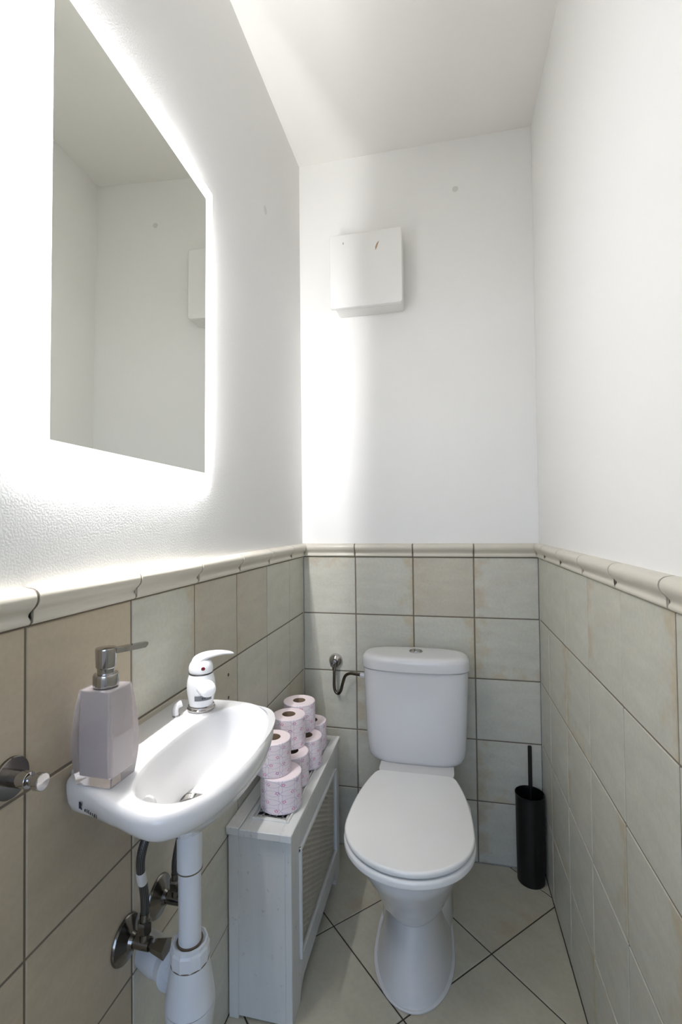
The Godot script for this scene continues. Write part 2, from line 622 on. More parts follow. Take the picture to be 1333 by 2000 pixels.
func build_hall() -> void:
	# the hall beyond the doorway: a floor, walls and one large window towards the sky
	var z0 := ROOM_D + 0.1
	var z1 := z0 + 1.5
	wall_box("floor_hall", Vector3(-1.0, -0.1, z0), Vector3(1.9, 0, z1 + 0.1), M.hall_floor, "wooden hall floor")
	wall_box("ceiling_hall", Vector3(-1.0, ROOM_H, z0), Vector3(1.9, ROOM_H + 0.1, z1 + 0.1), M.paint_ceiling, "white hall ceiling")
	wall_box("wall_hall_left", Vector3(-1.1, -0.1, z0 - 0.1), Vector3(-1.0, ROOM_H + 0.1, z1 + 0.1), M.paint_smooth)
	wall_box("wall_hall_right", Vector3(1.9, -0.1, z0 - 0.1), Vector3(2.0, ROOM_H + 0.1, z1 + 0.1), M.paint_smooth)
	var b := Buf.new()
	b.box(Vector3(-1.0, -0.1, z0 - 0.1), Vector3(-0.1, ROOM_H, z0), 0.0005)
	b.box(Vector3(ROOM_W + 0.1, -0.1, z0 - 0.1), Vector3(1.9, ROOM_H, z0), 0.0005)
	structure("wall_hall_inner", b, M.paint_smooth)
	b = Buf.new()
	b.box(Vector3(-1.0, 0, z1), Vector3(-0.6, ROOM_H, z1 + 0.1), 0.0005)
	b.box(Vector3(1.5, 0, z1), Vector3(1.9, ROOM_H, z1 + 0.1), 0.0005)
	b.box(Vector3(-0.6, 0, z1), Vector3(1.5, 0.5, z1 + 0.1), 0.0005)
	b.box(Vector3(-0.6, 2.25, z1), Vector3(1.5, ROOM_H, z1 + 0.1), 0.0005)
	structure("wall_hall_outer", b, M.paint_smooth)
	b = Buf.new()
	for x in [-0.6, 0.42, 1.44]:
		b.box(Vector3(x, 0.5, z1 + 0.02), Vector3(x + 0.06, 2.25, z1 + 0.08), 0.002)
	for y in [0.5, 2.19]:
		b.box(Vector3(-0.54, y, z1 + 0.02), Vector3(1.44, y + 0.06, z1 + 0.08), 0.002)
	var w := structure("window_1", b, M.white_enamel, "white framed hall window")
	b = Buf.new()
	b.box(Vector3(-0.55, 0.55, z1 + 0.048), Vector3(1.45, 2.2, z1 + 0.052), 0.0002)
	part("pane", b, M.window_glass, w)


# ---------------------------------------------------------------- mirror
func area_light(parent: Node3D, called: String, at: Vector3, towards: Vector3, long_axis: Vector3, size: Vector2, energy: float, c: Color) -> void:
	var l := AreaLight3D.new()
	l.name = called
	parent.add_child(l, true)
	var z := -towards
	var x := long_axis
	l.transform = Transform3D(Basis(x, z.cross(x), z), at)
	l.area_size = size
	l.area_normalize_energy = true
	l.light_energy = energy
	l.light_color = c
	l.shadow_enabled = true
	l.area_range = 6.0


func build_mirror(front_energy: float, gap_energy: float) -> void:
	# local axes: x out of the wall, y up, z along the wall; the origin is the middle of the glass face
	var t := thing("illuminated_wall_mirror", "rectangular frameless mirror with glowing frosted border above the basin", "mirror", Vector3(0.0200, 1.5193, 0.9385))
	t.rotation = Vector3(0, 0.037, -0.010)
	var W := 0.238
	var H := 0.3205
	var B := 0.029
	var b := Buf.new()
	b.box(Vector3(-0.003, -H + B, -W + B), Vector3(0, H - B, W - B), 0.0004)
	part("mirror_glass", b, M.mirror, t)
	b = Buf.new()
	for s in 4:
		var o := []
		for k in [s, (s + 1) % 4]:
			var sy: float = [-1, 1, 1, -1][k]
			var sz: float = [-1, -1, 1, 1][k]
			o.append([Vector2(sy * H, sz * W), Vector2(sy * (H - B), sz * (W - B))])
		var rings := [PackedVector3Array(), PackedVector3Array()]
		for q in [o[0][0], o[1][0], o[1][1], o[0][1]]:
			rings[0].append(Vector3(-0.003, q.x, q.y))
			rings[1].append(Vector3(0.0, q.x, q.y))
		b.loft(rings)
	part("frosted_light_border", b, M.frosted_glow, t, "glowing frosted glass band round the mirror", 20)
	# behind the glass: a flat casing that lies along the wall, with a strip of diodes round its edge
	var inn := 0.034
	var c := Color(0.990, 0.990, 1.0)
	var back := Node3D.new()
	back.name = "light_casing"
	t.add_child(back)
	back.transform = t.transform.affine_inverse() * Transform3D(Basis(), Vector3(0.0, t.position.y, t.position.z))
	b = Buf.new()
	b.box(Vector3(-0.0026, -H + inn, -W + inn), Vector3(0.0030, H - inn, W - inn), 0.0004)
	b.box(Vector3(0.0030, -H + 0.06, -0.03), Vector3(0.0100, H - 0.06, 0.17), 0.0004)
	part("casing", b, M.mirror_casing, back)
	for s in [-1, 1]:
		b = Buf.new()
		b.box(Vector3(-0.0018, s * (H - inn + 0.0006) - 0.0006, -W + inn + 0.004), Vector3(0.0002, s * (H - inn + 0.0006) + 0.0006, W - inn - 0.004), 0.0002)
		part("led_strip", b, M.led_glow, back)
		area_light(back, "led_light", Vector3(-0.0008, s * (H - inn + 0.002), 0), Vector3(0, s, 0), Vector3(0, 0, 1), Vector2(2 * (W - inn), 0.002), gap_energy * W / H, c)
		b = Buf.new()
		b.box(Vector3(-0.0018, -H + inn + 0.004, s * (W - inn + 0.0006) - 0.0006), Vector3(0.0002, H - inn - 0.004, s * (W - inn + 0.0006) + 0.0006), 0.0002)
		part("led_strip", b, M.led_glow, back)
		area_light(back, "led_light", Vector3(-0.0008, 0, s * (W - inn + 0.002)), Vector3(0, 0, s), Vector3(0, 1, 0), Vector2(2 * (H - inn), 0.002), gap_energy, c)
		area_light(t, "border_light", Vector3(0.0012, s * (H - B / 2), 0), Vector3(1, 0, 0), Vector3(0, 0, 1), Vector2(2 * W, B), front_energy * W / H, c)
		area_light(t, "border_light", Vector3(0.0012, 0, s * (W - B / 2)), Vector3(1, 0, 0), Vector3(0, 1, 0), Vector2(2 * (H - B), B), front_energy, c)


# ---------------------------------------------------------------- toilet
func egg(cx: float, zf: float, zb: float, zc: float, w: float, nb := 2.0, n := 56) -> PackedVector2Array:
	var o := PackedVector2Array()
	for k in n:
		var a := TAU * k / n
		var s := sin(a)
		var c := cos(a)
		if s >= 0:
			o.append(Vector2(cx + w * c, zc + (zf - zc) * s))
		else:
			o.append(Vector2(cx + w * signf(c) * pow(absf(c), 2.0 / nb), zc - (zc - zb) * pow(absf(s), 2.0 / nb)))
	return o


func smooth(pts: Array, per := 6) -> Array:
	var out := []
	for i in pts.size() - 1:
		var p0 = pts[maxi(i - 1, 0)]
		var p1 = pts[i]
		var p2 = pts[i + 1]
		var p3 = pts[mini(i + 2, pts.size() - 1)]
		for s in per:
			var u := float(s) / per
			out.append(0.5 * ((2 * p1) + (p2 - p0) * u + (2 * p0 - 5 * p1 + 4 * p2 - p3) * u * u + (3 * p1 - p0 - 3 * p2 + p3) * u * u * u))
	out.append(pts[pts.size() - 1])
	return out


func smooth_rows(rows: Array, per := 4) -> Array:
	var cols: int = rows[0].size()
	var split := []
	for c in cols:
		var line := []
		for r in rows:
			line.append(float(r[c]))
		split.append(smooth(line, per))
	var out := []
	for i in split[0].size():
		var r := []
		for c in cols:
			r.append(split[c][i])
		out.append(r)
	return out


func super_ring(cx: float, cz: float, w: float, d: float, y: float, n: float, seg := 80) -> PackedVector3Array:
	var ring := PackedVector3Array()
	for k in seg:
		var a := TAU * k / seg
		ring.append(Vector3(cx + w * signf(cos(a)) * pow(absf(cos(a)), 2.0 / n), y, cz + d * signf(sin(a)) * pow(absf(sin(a)), 2.0 / n)))
	return ring


func build_toilet() -> void:
	var cx := 0.405
	var t := thing("toilet", "white close-coupled toilet with closed seat lid against the back wall", "toilet", Vector3(cx, 0, 0.3))
	var off := Transform3D(Basis(), Vector3(-cx, 0, -0.3))
	var b := Buf.new()
	b.x = off
	# bowl
	var rings := []
	for r in smooth_rows([[0.148, 0.452, 0.052], [0.151, 0.470, 0.068], [0.160, 0.487, 0.079], [0.180, 0.504, 0.090], [0.21, 0.527, 0.103], [0.25, 0.560, 0.119], [0.30, 0.604, 0.136], [0.335, 0.632, 0.147], [0.362, 0.640, 0.150]], 4):
		rings.append(Buf.at_height(egg(cx, r[1], 0.20, 0.36, r[2], 2.4), r[0]))
	b.loft(rings)
	# pedestal column
	rings = []
	for r in smooth_rows([[0.0, 0.527, 0.097], [0.012, 0.524, 0.095], [0.05, 0.512, 0.084], [0.10, 0.495, 0.070], [0.15, 0.481, 0.060], [0.20, 0.472, 0.056], [0.26, 0.466, 0.056]], 4):
		rings.append(Buf.at_height(egg(cx, r[1], 0.16, 0.36, r[2], 2.6), r[0]))
	b.loft(rings)
	# rear plinth that carries the cistern
	rings = []
	for r in smooth_rows([[0.0, 0.43, 0.1015], [0.03, 0.425, 0.1000], [0.15, 0.38, 0.098], [0.26, 0.34, 0.098], [0.32, 0.31, 0.105], [0.366, 0.285, 0.110], [0.382, 0.275, 0.110]], 4):
		rings.append(Buf.at_height(egg(cx, r[1], 0.05, 0.2, r[2], 5.0), r[0]))
	b.loft(rings)
	part("bowl", b, M.porcelain, t, "", 50)
	b = Buf.new()
	b.x = off
	b.slab(egg(cx, 0.531, 0.13, 0.37, 0.1035, 2.6), 0.0, 0.006, 0.002, 3)
	part("foot", b, M.porcelain, t)
	# seat ring and lid
	var seat := lid_outline(cx, 0.002)
	b = Buf.new()
	b.x = off
	b.slab(seat, 0.362, 0.382, 0.007, 4)
	part("seat", b, M.seat_plastic, t, "", 50)
	b = Buf.new()
	b.x = off
	b.slab(lid_outline(cx, 0.0), 0.385, 0.400, 0.006, 4, 0.003)
	part("seat_lid", b, M.seat_plastic, t, "", 50)
	for s in [-1, 1]:
		b = Buf.new()
		b.x = off
		b.tube([Vector3(cx + s * 0.058, 0.386, 0.241), Vector3(cx + s * 0.098, 0.386, 0.241)], 0.008, 16)
		part("hinge", b, M.seat_plastic, t)
	# cistern
	b = Buf.new()
	b.x = off
	rings = []
	for r in [[0.3770, 0.112, 0.056], [0.3785, 0.126, 0.062], [0.383, 0.136, 0.066], [0.391, 0.1445, 0.069], [0.405, 0.150, 0.071], [0.43, 0.1530, 0.0725], [0.50, 0.1565, 0.0735], [0.58, 0.1595, 0.0745], [0.655, 0.1625, 0.075], [0.663, 0.1625, 0.075]]:
		rings.append(super_ring(cx - 0.004, 0.108 + (r[2] - 0.075) * 0.4, r[1], r[2], r[0], 3.6))
	b.loft(rings)
	part("cistern", b, M.porcelain, t, "", 50)
	b = Buf.new()
	b.x = off
	rings = []
	for r in [[0.6635, 0.160, 0.072], [0.665, 0.1660, 0.0775], [0.668, 0.1675, 0.079], [0.690, 0.1670, 0.0785], [0.698, 0.1645, 0.0765], [0.7035, 0.159, 0.0725], [0.7065, 0.151, 0.066], [0.708, 0.135, 0.054], [0.7085, 0.05, 0.02]]:
		rings.append(super_ring(cx - 0.004, 0.113, r[1], r[2], r[0], 2.9))
	b.loft(rings)
	part("cistern_lid", b, M.porcelain, t, "", 50)
	b = Buf.new()
	b.x = Transform3D(Basis(), Vector3(-0.002, 0.708, 0.105 - 0.3))
	b.lathe([Vector2(0.0215, 0), Vector2(0.0215, 0.002), Vector2(0.0195, 0.0038), Vector2(0.0175, 0.0036), Vector2(0.0172, 0.002), Vector2(0.0165, 0.002), Vector2(0.016, 0.0042), Vector2(0.006, 0.0048)], 36)
	var fb := part("flush_button", b, M.chrome, t, "round chrome flush button")
	b = Buf.new()
	b.box(Vector3(-0.018, 0.7115, -0.1955), Vector3(0.014, 0.7130, -0.1945), 0.0003)
	part("button_divider", b, M.dull_chrome, fb)


func lid_outline(cx: float, grow: float) -> PackedVector2Array:
	var o := PackedVector2Array()
	var w := 0.152 + grow
	var zc := 0.495
	var back := 0.245
	for k in 49:
		var a := PI * k / 48.0
		o.append(Vector2(cx + w * cos(a), zc + (0.149 + grow) * sin(a)))
	# left flank, rounded rear corner, straight rear, and back up the right flank
	var flank := []
	for k in range(1, 11):
		var z := zc - (zc - back - 0.02) * k / 10.0
		flank.append(Vector2(w * sqrt(1 - pow((zc - z) / 0.36, 2)), z))
	var e: Vector2 = flank[flank.size() - 1]
	flank.append(Vector2(e.x - 0.007, back + 0.008))
	flank.append(Vector2(e.x - 0.017, back + 0.001))
	flank.append(Vector2(e.x - 0.03, back))
	for p in flank:
		o.append(Vector2(cx - p.x, p.y))
	for k in range(1, 8):
		o.append(Vector2(cx - (e.x - 0.03) * (1 - k / 4.0), back))
	flank.reverse()
	for p in flank:
		o.append(Vector2(cx + p.x, p.y))
	return o


func build_supply() -> void:
	var t := thing("cistern_stop_valve", "small chrome stop valve on the back wall left of the cistern", "valve", Vector3(0.117, 0.636, 0))
	var b := Buf.new()
	b.x = Transform3D(Basis(Vector3(1, 0, 0), PI / 2), Vector3.ZERO)
	b.lathe([Vector2(0.0245, 0.0), Vector2(0.0245, 0.004), Vector2(0.023, 0.009), Vector2(0.018, 0.015), Vector2(0.010, 0.019), Vector2(0.009, 0.034)], 32)
	part("escutcheon", b, M.chrome, t)
	b = Buf.new()
	b.tube([Vector3(0, -0.001, 0.018), Vector3(-0.001, -0.003, 0.046)], 0.0095, 6)
	b.tube([Vector3(0.001, -0.004, 0.034), Vector3(0.002, -0.026, 0.036)], [0.009, 0.006], 8)
	part("valve_body", b, M.dull_chrome, t, "", 25)
	b = Buf.new()
	b.tube([Vector3(-0.001, -0.003, 0.046), Vector3(-0.0012, -0.0035, 0.052)], 0.006, 12)
	part("screw_cap", b, M.chrome, t)
	var pts := smooth([Vector3(0.119, 0.612, 0.036), Vector3(0.119, 0.59, 0.037), Vector3(0.119, 0.558, 0.038), Vector3(0.1235, 0.541, 0.039), Vector3(0.134, 0.5355, 0.042), Vector3(0.144, 0.548, 0.047), Vector3(0.153, 0.578, 0.055), Vector3(0.164, 0.604, 0.064), Vector3(0.182, 0.6165, 0.074), Vector3(0.205, 0.6185, 0.084), Vector3(0.228, 0.6185, 0.089)], 5)
	b = Buf.new()
	b.tube(pts, 0.0052, 12)
	var o := thing("cistern_supply_pipe", "bent brownish metal pipe curving from stop valve to cistern", "pipe", pts[0])
	b.v = Transform3D(Basis(), -pts[0]) * b.v
	part("pipe", b, M.pipe_metal, o)
	b = Buf.new()
	b.tube([Vector3(0.221, 0.6185, 0.088) - pts[0], Vector3(0.2405, 0.6185, 0.092) - pts[0]], 0.0085, 8)
	part("connector", b, M.white_plastic, o, "white plastic connector", 25)


# ---------------------------------------------------------------- basin and its fittings
func basin_outline() -> PackedVector2Array:
	# flat back along the wall, then round the far end, the front and the near end
	var pts := [Vector2(0.0, 0.812), Vector2(0.05, 0.803), Vector2(0.10, 0.800), Vector2(0.150, 0.808), Vector2(0.190, 0.837), Vector2(0.215, 0.885), Vector2(0.228, 0.94), Vector2(0.233, 1.0), Vector2(0.229, 1.06), Vector2(0.215, 1.11), Vector2(0.190, 1.146), Vector2(0.160, 1.157), Vector2(0.11, 1.143), Vector2(0.06, 1.122), Vector2(0.025, 1.110), Vector2(0.006, 1.100), Vector2(0.0, 1.085)]
	var o := PackedVector2Array()
	for p in smooth(pts, 5):
		o.append(Vector2(maxf(0.0, p.x), p.y))
	for k in range(1, 20):
		o.append(Vector2(0.0, 1.085 - (1.085 - 0.812) * k / 20.0))
	return o


func build_basin() -> void:
	var t := thing("wash_basin", "small white ceramic wash basin fixed to the left wall", "basin", Vector3(0, 0.745, 0.97))
	var off := Transform3D(Basis(), -t.position)
	var o := basin_outline()
	var c := Vector2(0.1535, 0.975)
	var drain := Vector2(0.120, 0.990)
	var inner := PackedVector2Array()
	for p in o:
		var d := (p - c).normalized()
		inner.append(d / pow(pow(absf(d.x) / 0.0695, 2.5) + pow(absf(d.y) / 0.149, 2.5), 0.4))
	var rings := []
	var outer := func(d: float, y: float, drop: float) -> void:
		var ring := PackedVector3Array()
		var q := Buf.inset(o, d)
		for k in q.size():
			ring.append(Vector3(0.0 if o[k].x < 0.0005 else maxf(0.0, q[k].x), y - drop * clampf(1.0 - o[k].x / 0.11, 0, 1), q[k].y))
		rings.append(ring)
	var bowl := func(s: float, y: float, shift: float) -> void:
		var ring := PackedVector3Array()
		for k in o.size():
			var q: Vector2 = c.lerp(drain, shift) + inner[k] * s
			ring.append(Vector3(q.x, y, q.y))
		rings.append(ring)
	var round_ := func(r: float, y: float) -> void:
		var ring := PackedVector3Array()
		for k in o.size():
			var q: Vector2 = drain + inner[k].normalized() * r
			ring.append(Vector3(q.x, y, q.y))
		rings.append(ring)
	round_.call(0.024, 0.6780)
	round_.call(0.030, 0.6790)
	bowl.call(0.38, 0.6870, 0.6)
	bowl.call(0.56, 0.7040, 0.4)
	bowl.call(0.74, 0.7225, 0.2)
	bowl.call(0.92, 0.7400, 0.06)
	outer.call(0.0200, 0.7500, 0.010)
	outer.call(0.0110, 0.7555, 0.013)
	outer.call(0.0050, 0.7610, 0.014)
	outer.call(0.0015, 0.7675, 0.010)
	outer.call(0.0, 0.7740, 0.004)
	outer.call(0.0, 0.7800, 0.0)
	outer.call(0.0012, 0.7845, 0.0)
	outer.call(0.0040, 0.7880, 0.0)
	outer.call(0.0075, 0.7895, 0.0)
	bowl.call(1.035, 0.7893, 0)
	bowl.call(1.01, 0.7875, 0)
	bowl.call(0.985, 0.7820, 0)
	bowl.call(0.95, 0.7700, 0.02)
	bowl.call(0.88, 0.7520, 0.05)
	bowl.call(0.76, 0.7330, 0.12)
	bowl.call(0.60, 0.7180, 0.3)
	bowl.call(0.42, 0.7080, 0.6)
	round_.call(0.029, 0.7030)
	round_.call(0.024, 0.7010)
	var b := Buf.new()
	b.x = off
	b.loft(rings)
	part("bowl", b, M.porcelain, t, "", 60)
	b = Buf.new()
	b.x = Transform3D(Basis(), Vector3(drain.x, 0.7018, drain.y) - t.position)
	b.lathe([Vector2(0.027, 0), Vector2(0.029, 0.001), Vector2(0.0285, 0.0034), Vector2(0.025, 0.0042), Vector2(0.019, 0.0010), Vector2(0.018, -0.006)], 36)
	var ring := part("drain_ring", b, M.chrome, t, "chrome drain ring")
	b = Buf.new()
	b.x = Transform3D(Basis(), Vector3(drain.x, 0.6965, drain.y) - t.position)
	b.lathe([Vector2(0.0182, 0), Vector2(0.0182, 0.0015), Vector2(0.006, 0.002)], 24)
	part("drain_hole", b, M.dark_hole, ring)
	# overflow: a shallow round dimple's cap on the near wall of the bowl
	b = Buf.new()
	b.x = Transform3D(Basis(Vector3(1, 0, 0), -PI / 2 + 0.25), Vector3(0.1285, 0.7700, 1.0990) - t.position)
	b.lathe([Vector2(0.0085, 0), Vector2(0.0085, 0.003), Vector2(0.0072, 0.0036), Vector2(0.006, 0.003)], 20)
	part("overflow_cap", b, M.white_enamel, t)
	# the little curved stay for the plug chain
	b = Buf.new()
	b.x = off
	b.tube(smooth([Vector3(0.040, 0.787, 0.892), Vector3(0.0380, 0.798, 0.892), Vector3(0.0388, 0.8055, 0.888), Vector3(0.0440, 0.8080, 0.882)], 5), 0.0056, 12)
	part("chain_stay", b, M.white_enamel, t)
	b = Buf.new()
	b.x = Transform3D(Basis(), Vector3(0.040, 0.789, 0.892) - t.position)
	b.lathe([Vector2(0.0068, 0), Vector2(0.0066, 0.0022), Vector2(0.0045, 0.0032)], 18)
	part("stay_base", b, M.chrome, t)
	# maker's mark on the near face: printed emblem and small spaced letters
	var a := Vector3(0.025, 0.760, 1.1108)
	var dir := (Vector3(0.11, 0.760, 1.1436) - a).normalized()
	var fwd := dir.cross(Vector3.UP) * -1.0
	if fwd.z < 0:
		fwd = -fwd
	var face := Basis(dir, Vector3.UP, dir.cross(Vector3.UP))
	var mark := thing_part_text("R", 0.0080, M.navy_ink, t, "printed_emblem")
	mark.transform = Transform3D(face, Vector3(0.0449, 0.7680, 1.1185) + fwd * 0.0010 - t.position)
	var word := thing_part_text("e i f e r d i", 0.0042, M.grey_ink, t, "printed_lettering")
	word.transform = Transform3D(face, Vector3(0.0675, 0.7665, 1.1272) + fwd * 0.0012 - t.position)


func thing_part_text(words: String, height: float, m: Material, parent: Node3D, called: String, weight := 700) -> MeshInstance3D:
	var f := SystemFont.new()
	f.font_names = PackedStringArray(["Droid Sans"])
	f.font_weight = weight
	var tm := TextMesh.new()
	tm.text = words
	tm.font = f
	tm.font_size = 48
	tm.pixel_size = height / 34.0
	tm.depth = 0.0008
	var o := part_mesh(called, tm, m, parent)
	return o


func build_faucet() -> void:
	var at := Vector3(0.066, 0.7897, 0.853)
	var t := thing("basin_mixer_tap", "white single-lever mixer tap with chrome rings on the basin", "tap", at)
	t.scale = Vector3(1.0, 0.86, 1.0)
	var b := Buf.new()
	b.lathe([Vector2(0.0235, 0), Vector2(0.0245, 0.0015), Vector2(0.0245, 0.004), Vector2(0.0225, 0.006), Vector2(0.0222, 0.0075), Vector2(0.0228, 0.009), Vector2(0.021, 0.0105)], 40)
	part("base_ring", b, M.chrome, t, "chrome base ring")
	b = Buf.new()
	var prof := []
	for r in smooth([Vector2(0.0205, 0.010), Vector2(0.0225, 0.022), Vector2(0.0245, 0.036), Vector2(0.0250, 0.048), Vector2(0.0240, 0.060), Vector2(0.0218, 0.070), Vector2(0.0205, 0.0745)], 4):
		prof.append(r)
	b.lathe(prof, 40)
	part("body", b, M.white_enamel, t, "", 50)
	# spout: a thick swelling that points out over the bowl
	var sd := Vector3(0.74, 0, 0.67).normalized()
	b = Buf.new()
	var sp := []
	for r in smooth_rows([[0.000, 0.049, 0.0130], [0.012, 0.0515, 0.0155], [0.022, 0.0515, 0.0160], [0.030, 0.0500, 0.0158], [0.037, 0.0480, 0.0135], [0.0415, 0.0465, 0.0085], [0.0428, 0.0460, 0.0020]], 4):
		var ring := PackedVector3Array()
		var sx := Vector3.UP.cross(sd)
		for k in 28:
			var a1 := TAU * k / 28
			ring.append(sd * r[0] + Vector3(0, r[1] + r[2] * 0.92 * sin(a1), 0) + sx * r[2] * cos(a1))
		sp.append(ring)
	b.loft(sp)
	part("spout", b, M.white_enamel, t, "", 60)
	# label sleeve under the spout
	var lab := Vector3(0.60, 0, 0.80).normalized()
	var side := Vector3.UP.cross(lab)
	b = Buf.new()
	var rings := [PackedVector3Array(), PackedVector3Array()]
	for rr in [0.0258, 0.0238]:
		for k in 9:
			var kk: int = k if rr > 0.025 else 8 - k
			var a2 := -0.60 + kk * 0.15
			var dv: Vector3 = (lab * cos(a2) + side * sin(a2)) * rr
			rings[0].append(dv + Vector3(0, 0.0255, 0))
			rings[1].append(dv + Vector3(0, 0.0350, 0))
	b.loft(rings)
	var lb := part("label_strip", b, M.grey_label, t, "grey label strip", 20)
	for q in [[-0.0012, 0.0022], [0.0022, 0.0014]]:
		var ib := Buf.new()
		ib.x = Transform3D(Basis(side, Vector3.UP, lab), lab * 0.0257 + Vector3(0, 0.0300, 0))
		ib.box(Vector3(q[0] - q[1] * 0.6, -0.0013, -0.0004), Vector3(q[0] + q[1] * 0.6, 0.0013, 0.0003), 0.0001)
		part("label_print", ib, M.ink, lb)
	b = Buf.new()
	b.lathe([Vector2(0.0200, 0.0742), Vector2(0.0212, 0.0748), Vector2(0.0212, 0.0766), Vector2(0.0200, 0.0772)], 40)
	part("collar_ring", b, M.dull_chrome, t)
	# lever: a domed cap that runs out into a flat curved tongue
	b = Buf.new()
	prof = []
	for r in smooth([Vector2(0.0205, 0.0772), Vector2(0.0215, 0.082), Vector2(0.0208, 0.090), Vector2(0.0175, 0.098), Vector2(0.011, 0.1035), Vector2(0.002, 0.1055)], 4):
		prof.append(r)
	b.lathe(prof, 36)
	var ld := Vector3(0.66, 0, -0.75).normalized()
	var lside := ld.cross(Vector3.UP)
	var lr := []
	for s in smooth_rows([[-0.017, 0.090, 0.008, 0.010], [-0.010, 0.101, 0.012, 0.009], [0.004, 0.1075, 0.0145, 0.0075], [0.022, 0.1100, 0.0140, 0.0058], [0.040, 0.1090, 0.0118, 0.0045], [0.054, 0.1058, 0.0085, 0.0035], [0.062, 0.1030, 0.0040, 0.0022]], 3):
		var ring := PackedVector3Array()
		for k in 20:
			var a3 := TAU * k / 20
			ring.append(ld * s[0] + Vector3(0, s[1] + s[3] * sin(a3), 0) + lside * s[2] * cos(a3))
		lr.append(ring)
	b.loft(lr)
	part("lever", b, M.white_enamel, t, "", 60)
	var dd := Vector3(0.62, 0.0, 0.78).normalized()
	b = Buf.new()
	b.x = Transform3D(Basis(Vector3.UP.cross(dd), dd, Vector3.UP.cross(dd).cross(dd)), dd * 0.0190 + Vector3(0, 0.0885, 0))
	b.lathe([Vector2(0.0036, 0), Vector2(0.0036, 0.0022), Vector2(0.0026, 0.0028)], 18)
	part("temperature_dot", b, M.dark_red, t, "dark red dot")


func rect_ring(w: float, d: float, c: float, y: float) -> PackedVector3Array:
	var a := w / 2
	var e := d / 2
	return PackedVector3Array([Vector3(-a + c, y, -e), Vector3(-a, y, -e + c), Vector3(-a, y, e - c), Vector3(-a + c, y, e), Vector3(a - c, y, e), Vector3(a, y, e - c), Vector3(a, y, -e + c), Vector3(a - c, y, -e)])


func build_soap() -> void:
	var t := thing("soap_dispenser", "clear and milky acrylic soap dispenser with chrome pump on the basin", "dispenser", Vector3(0.0585, 0.7900, 1.0900))
	t.rotation.y = -0.03
	var h := 0.119
	var shell := []
	var core := []
	for r in smooth_rows([[0.0, 0.053, 0.046], [0.03, 0.061, 0.052], [0.06, 0.0615, 0.0525], [0.095, 0.055, 0.048], [h, 0.046, 0.043]], 4):
		shell.append(rect_ring(r[1], r[2], 0.0012, r[0]))
	for r in smooth_rows([[0.011, 0.044, 0.0385], [0.04, 0.0445, 0.040], [0.085, 0.0438, 0.040], [h - 0.0015, 0.0425, 0.0395]], 3):
		core.append(rect_ring(r[1], r[2], 0.001, r[0]))
	var b := Buf.new()
	b.loft(core)
	part("soap_container", b, M.soap_core, t, "milky white inner container", 30)
	b = Buf.new()
	b.loft(shell)
	part("acrylic_shell", b, M.acrylic, t, "clear acrylic outer shell", 30)
	b = Buf.new()
	b.x.origin.y = h
	b.lathe([Vector2(0.0140, 0), Vector2(0.0155, 0.001), Vector2(0.0160, 0.003), Vector2(0.0160, 0.0150), Vector2(0.0148, 0.0172), Vector2(0.0125, 0.0178)], 36)
	part("collar", b, M.chrome, t, "chrome collar")
	b = Buf.new()
	b.x.origin.y = h
	b.lathe([Vector2(0.0108, 0.015), Vector2(0.0108, 0.0235), Vector2(0.0114, 0.0250), Vector2(0.0124, 0.0265), Vector2(0.0132, 0.0485), Vector2(0.0126, 0.0505), Vector2(0.004, 0.0512)], 36)
	var head := part("pump_head", b, M.chrome, t, "chrome pump head")
	b = Buf.new()
	b.x = Transform3D(Basis(Vector3.UP, 0.95), Vector3(0, h + 0.0450, 0))
	var lo := [[0.008, 0.0048, -0.0035, 0.0035], [0.030, 0.0046, -0.0030, 0.0040], [0.050, 0.0043, -0.0022, 0.0045], [0.0535, 0.0038, 0.0010, 0.0044]]
	var rr := []
	for s in lo:
		rr.append(PackedVector3Array([Vector3(s[0], s[2], -s[1]), Vector3(s[0], s[2], s[1]), Vector3(s[0], s[3], s[1]), Vector3(s[0], s[3], -s[1])]))
	b.loft(rr)
	part("nozzle", b, M.chrome, head, "", 20)


func build_hook() -> void:
	var t := thing("robe_hook", "round chrome robe hook on the tiles near the basin", "hook", Vector3(0, 0.829, 1.178))
	var rot := Basis(Vector3(0, 0, 1), -PI / 2)
	var b := Buf.new()
	b.x = Transform3D(rot, Vector3.ZERO)
	b.lathe([Vector2(0.0235, 0.0002), Vector2(0.0235, 0.0035), Vector2(0.0225, 0.0045), Vector2(0.009, 0.0048)], 40)
	part("base_plate", b, M.dull_chrome, t)
	b = Buf.new()
	b.x = Transform3D(rot, Vector3.ZERO)
	b.lathe([Vector2(0.0095, 0.004), Vector2(0.0095, 0.027), Vector2(0.0088, 0.028), Vector2(0.0056, 0.0285), Vector2(0.0056, 0.038)], 32)
	part("stem", b, M.chrome, t)
	b = Buf.new()
	b.x = Transform3D(rot, Vector3.ZERO)
	b.lathe([Vector2(0.006, 0.0375), Vector2(0.0095, 0.038), Vector2(0.0098, 0.039), Vector2(0.0098, 0.0455), Vector2(0.009, 0.0465), Vector2(0.003, 0.0468)], 32)
	part("knob", b, M.chrome, t)


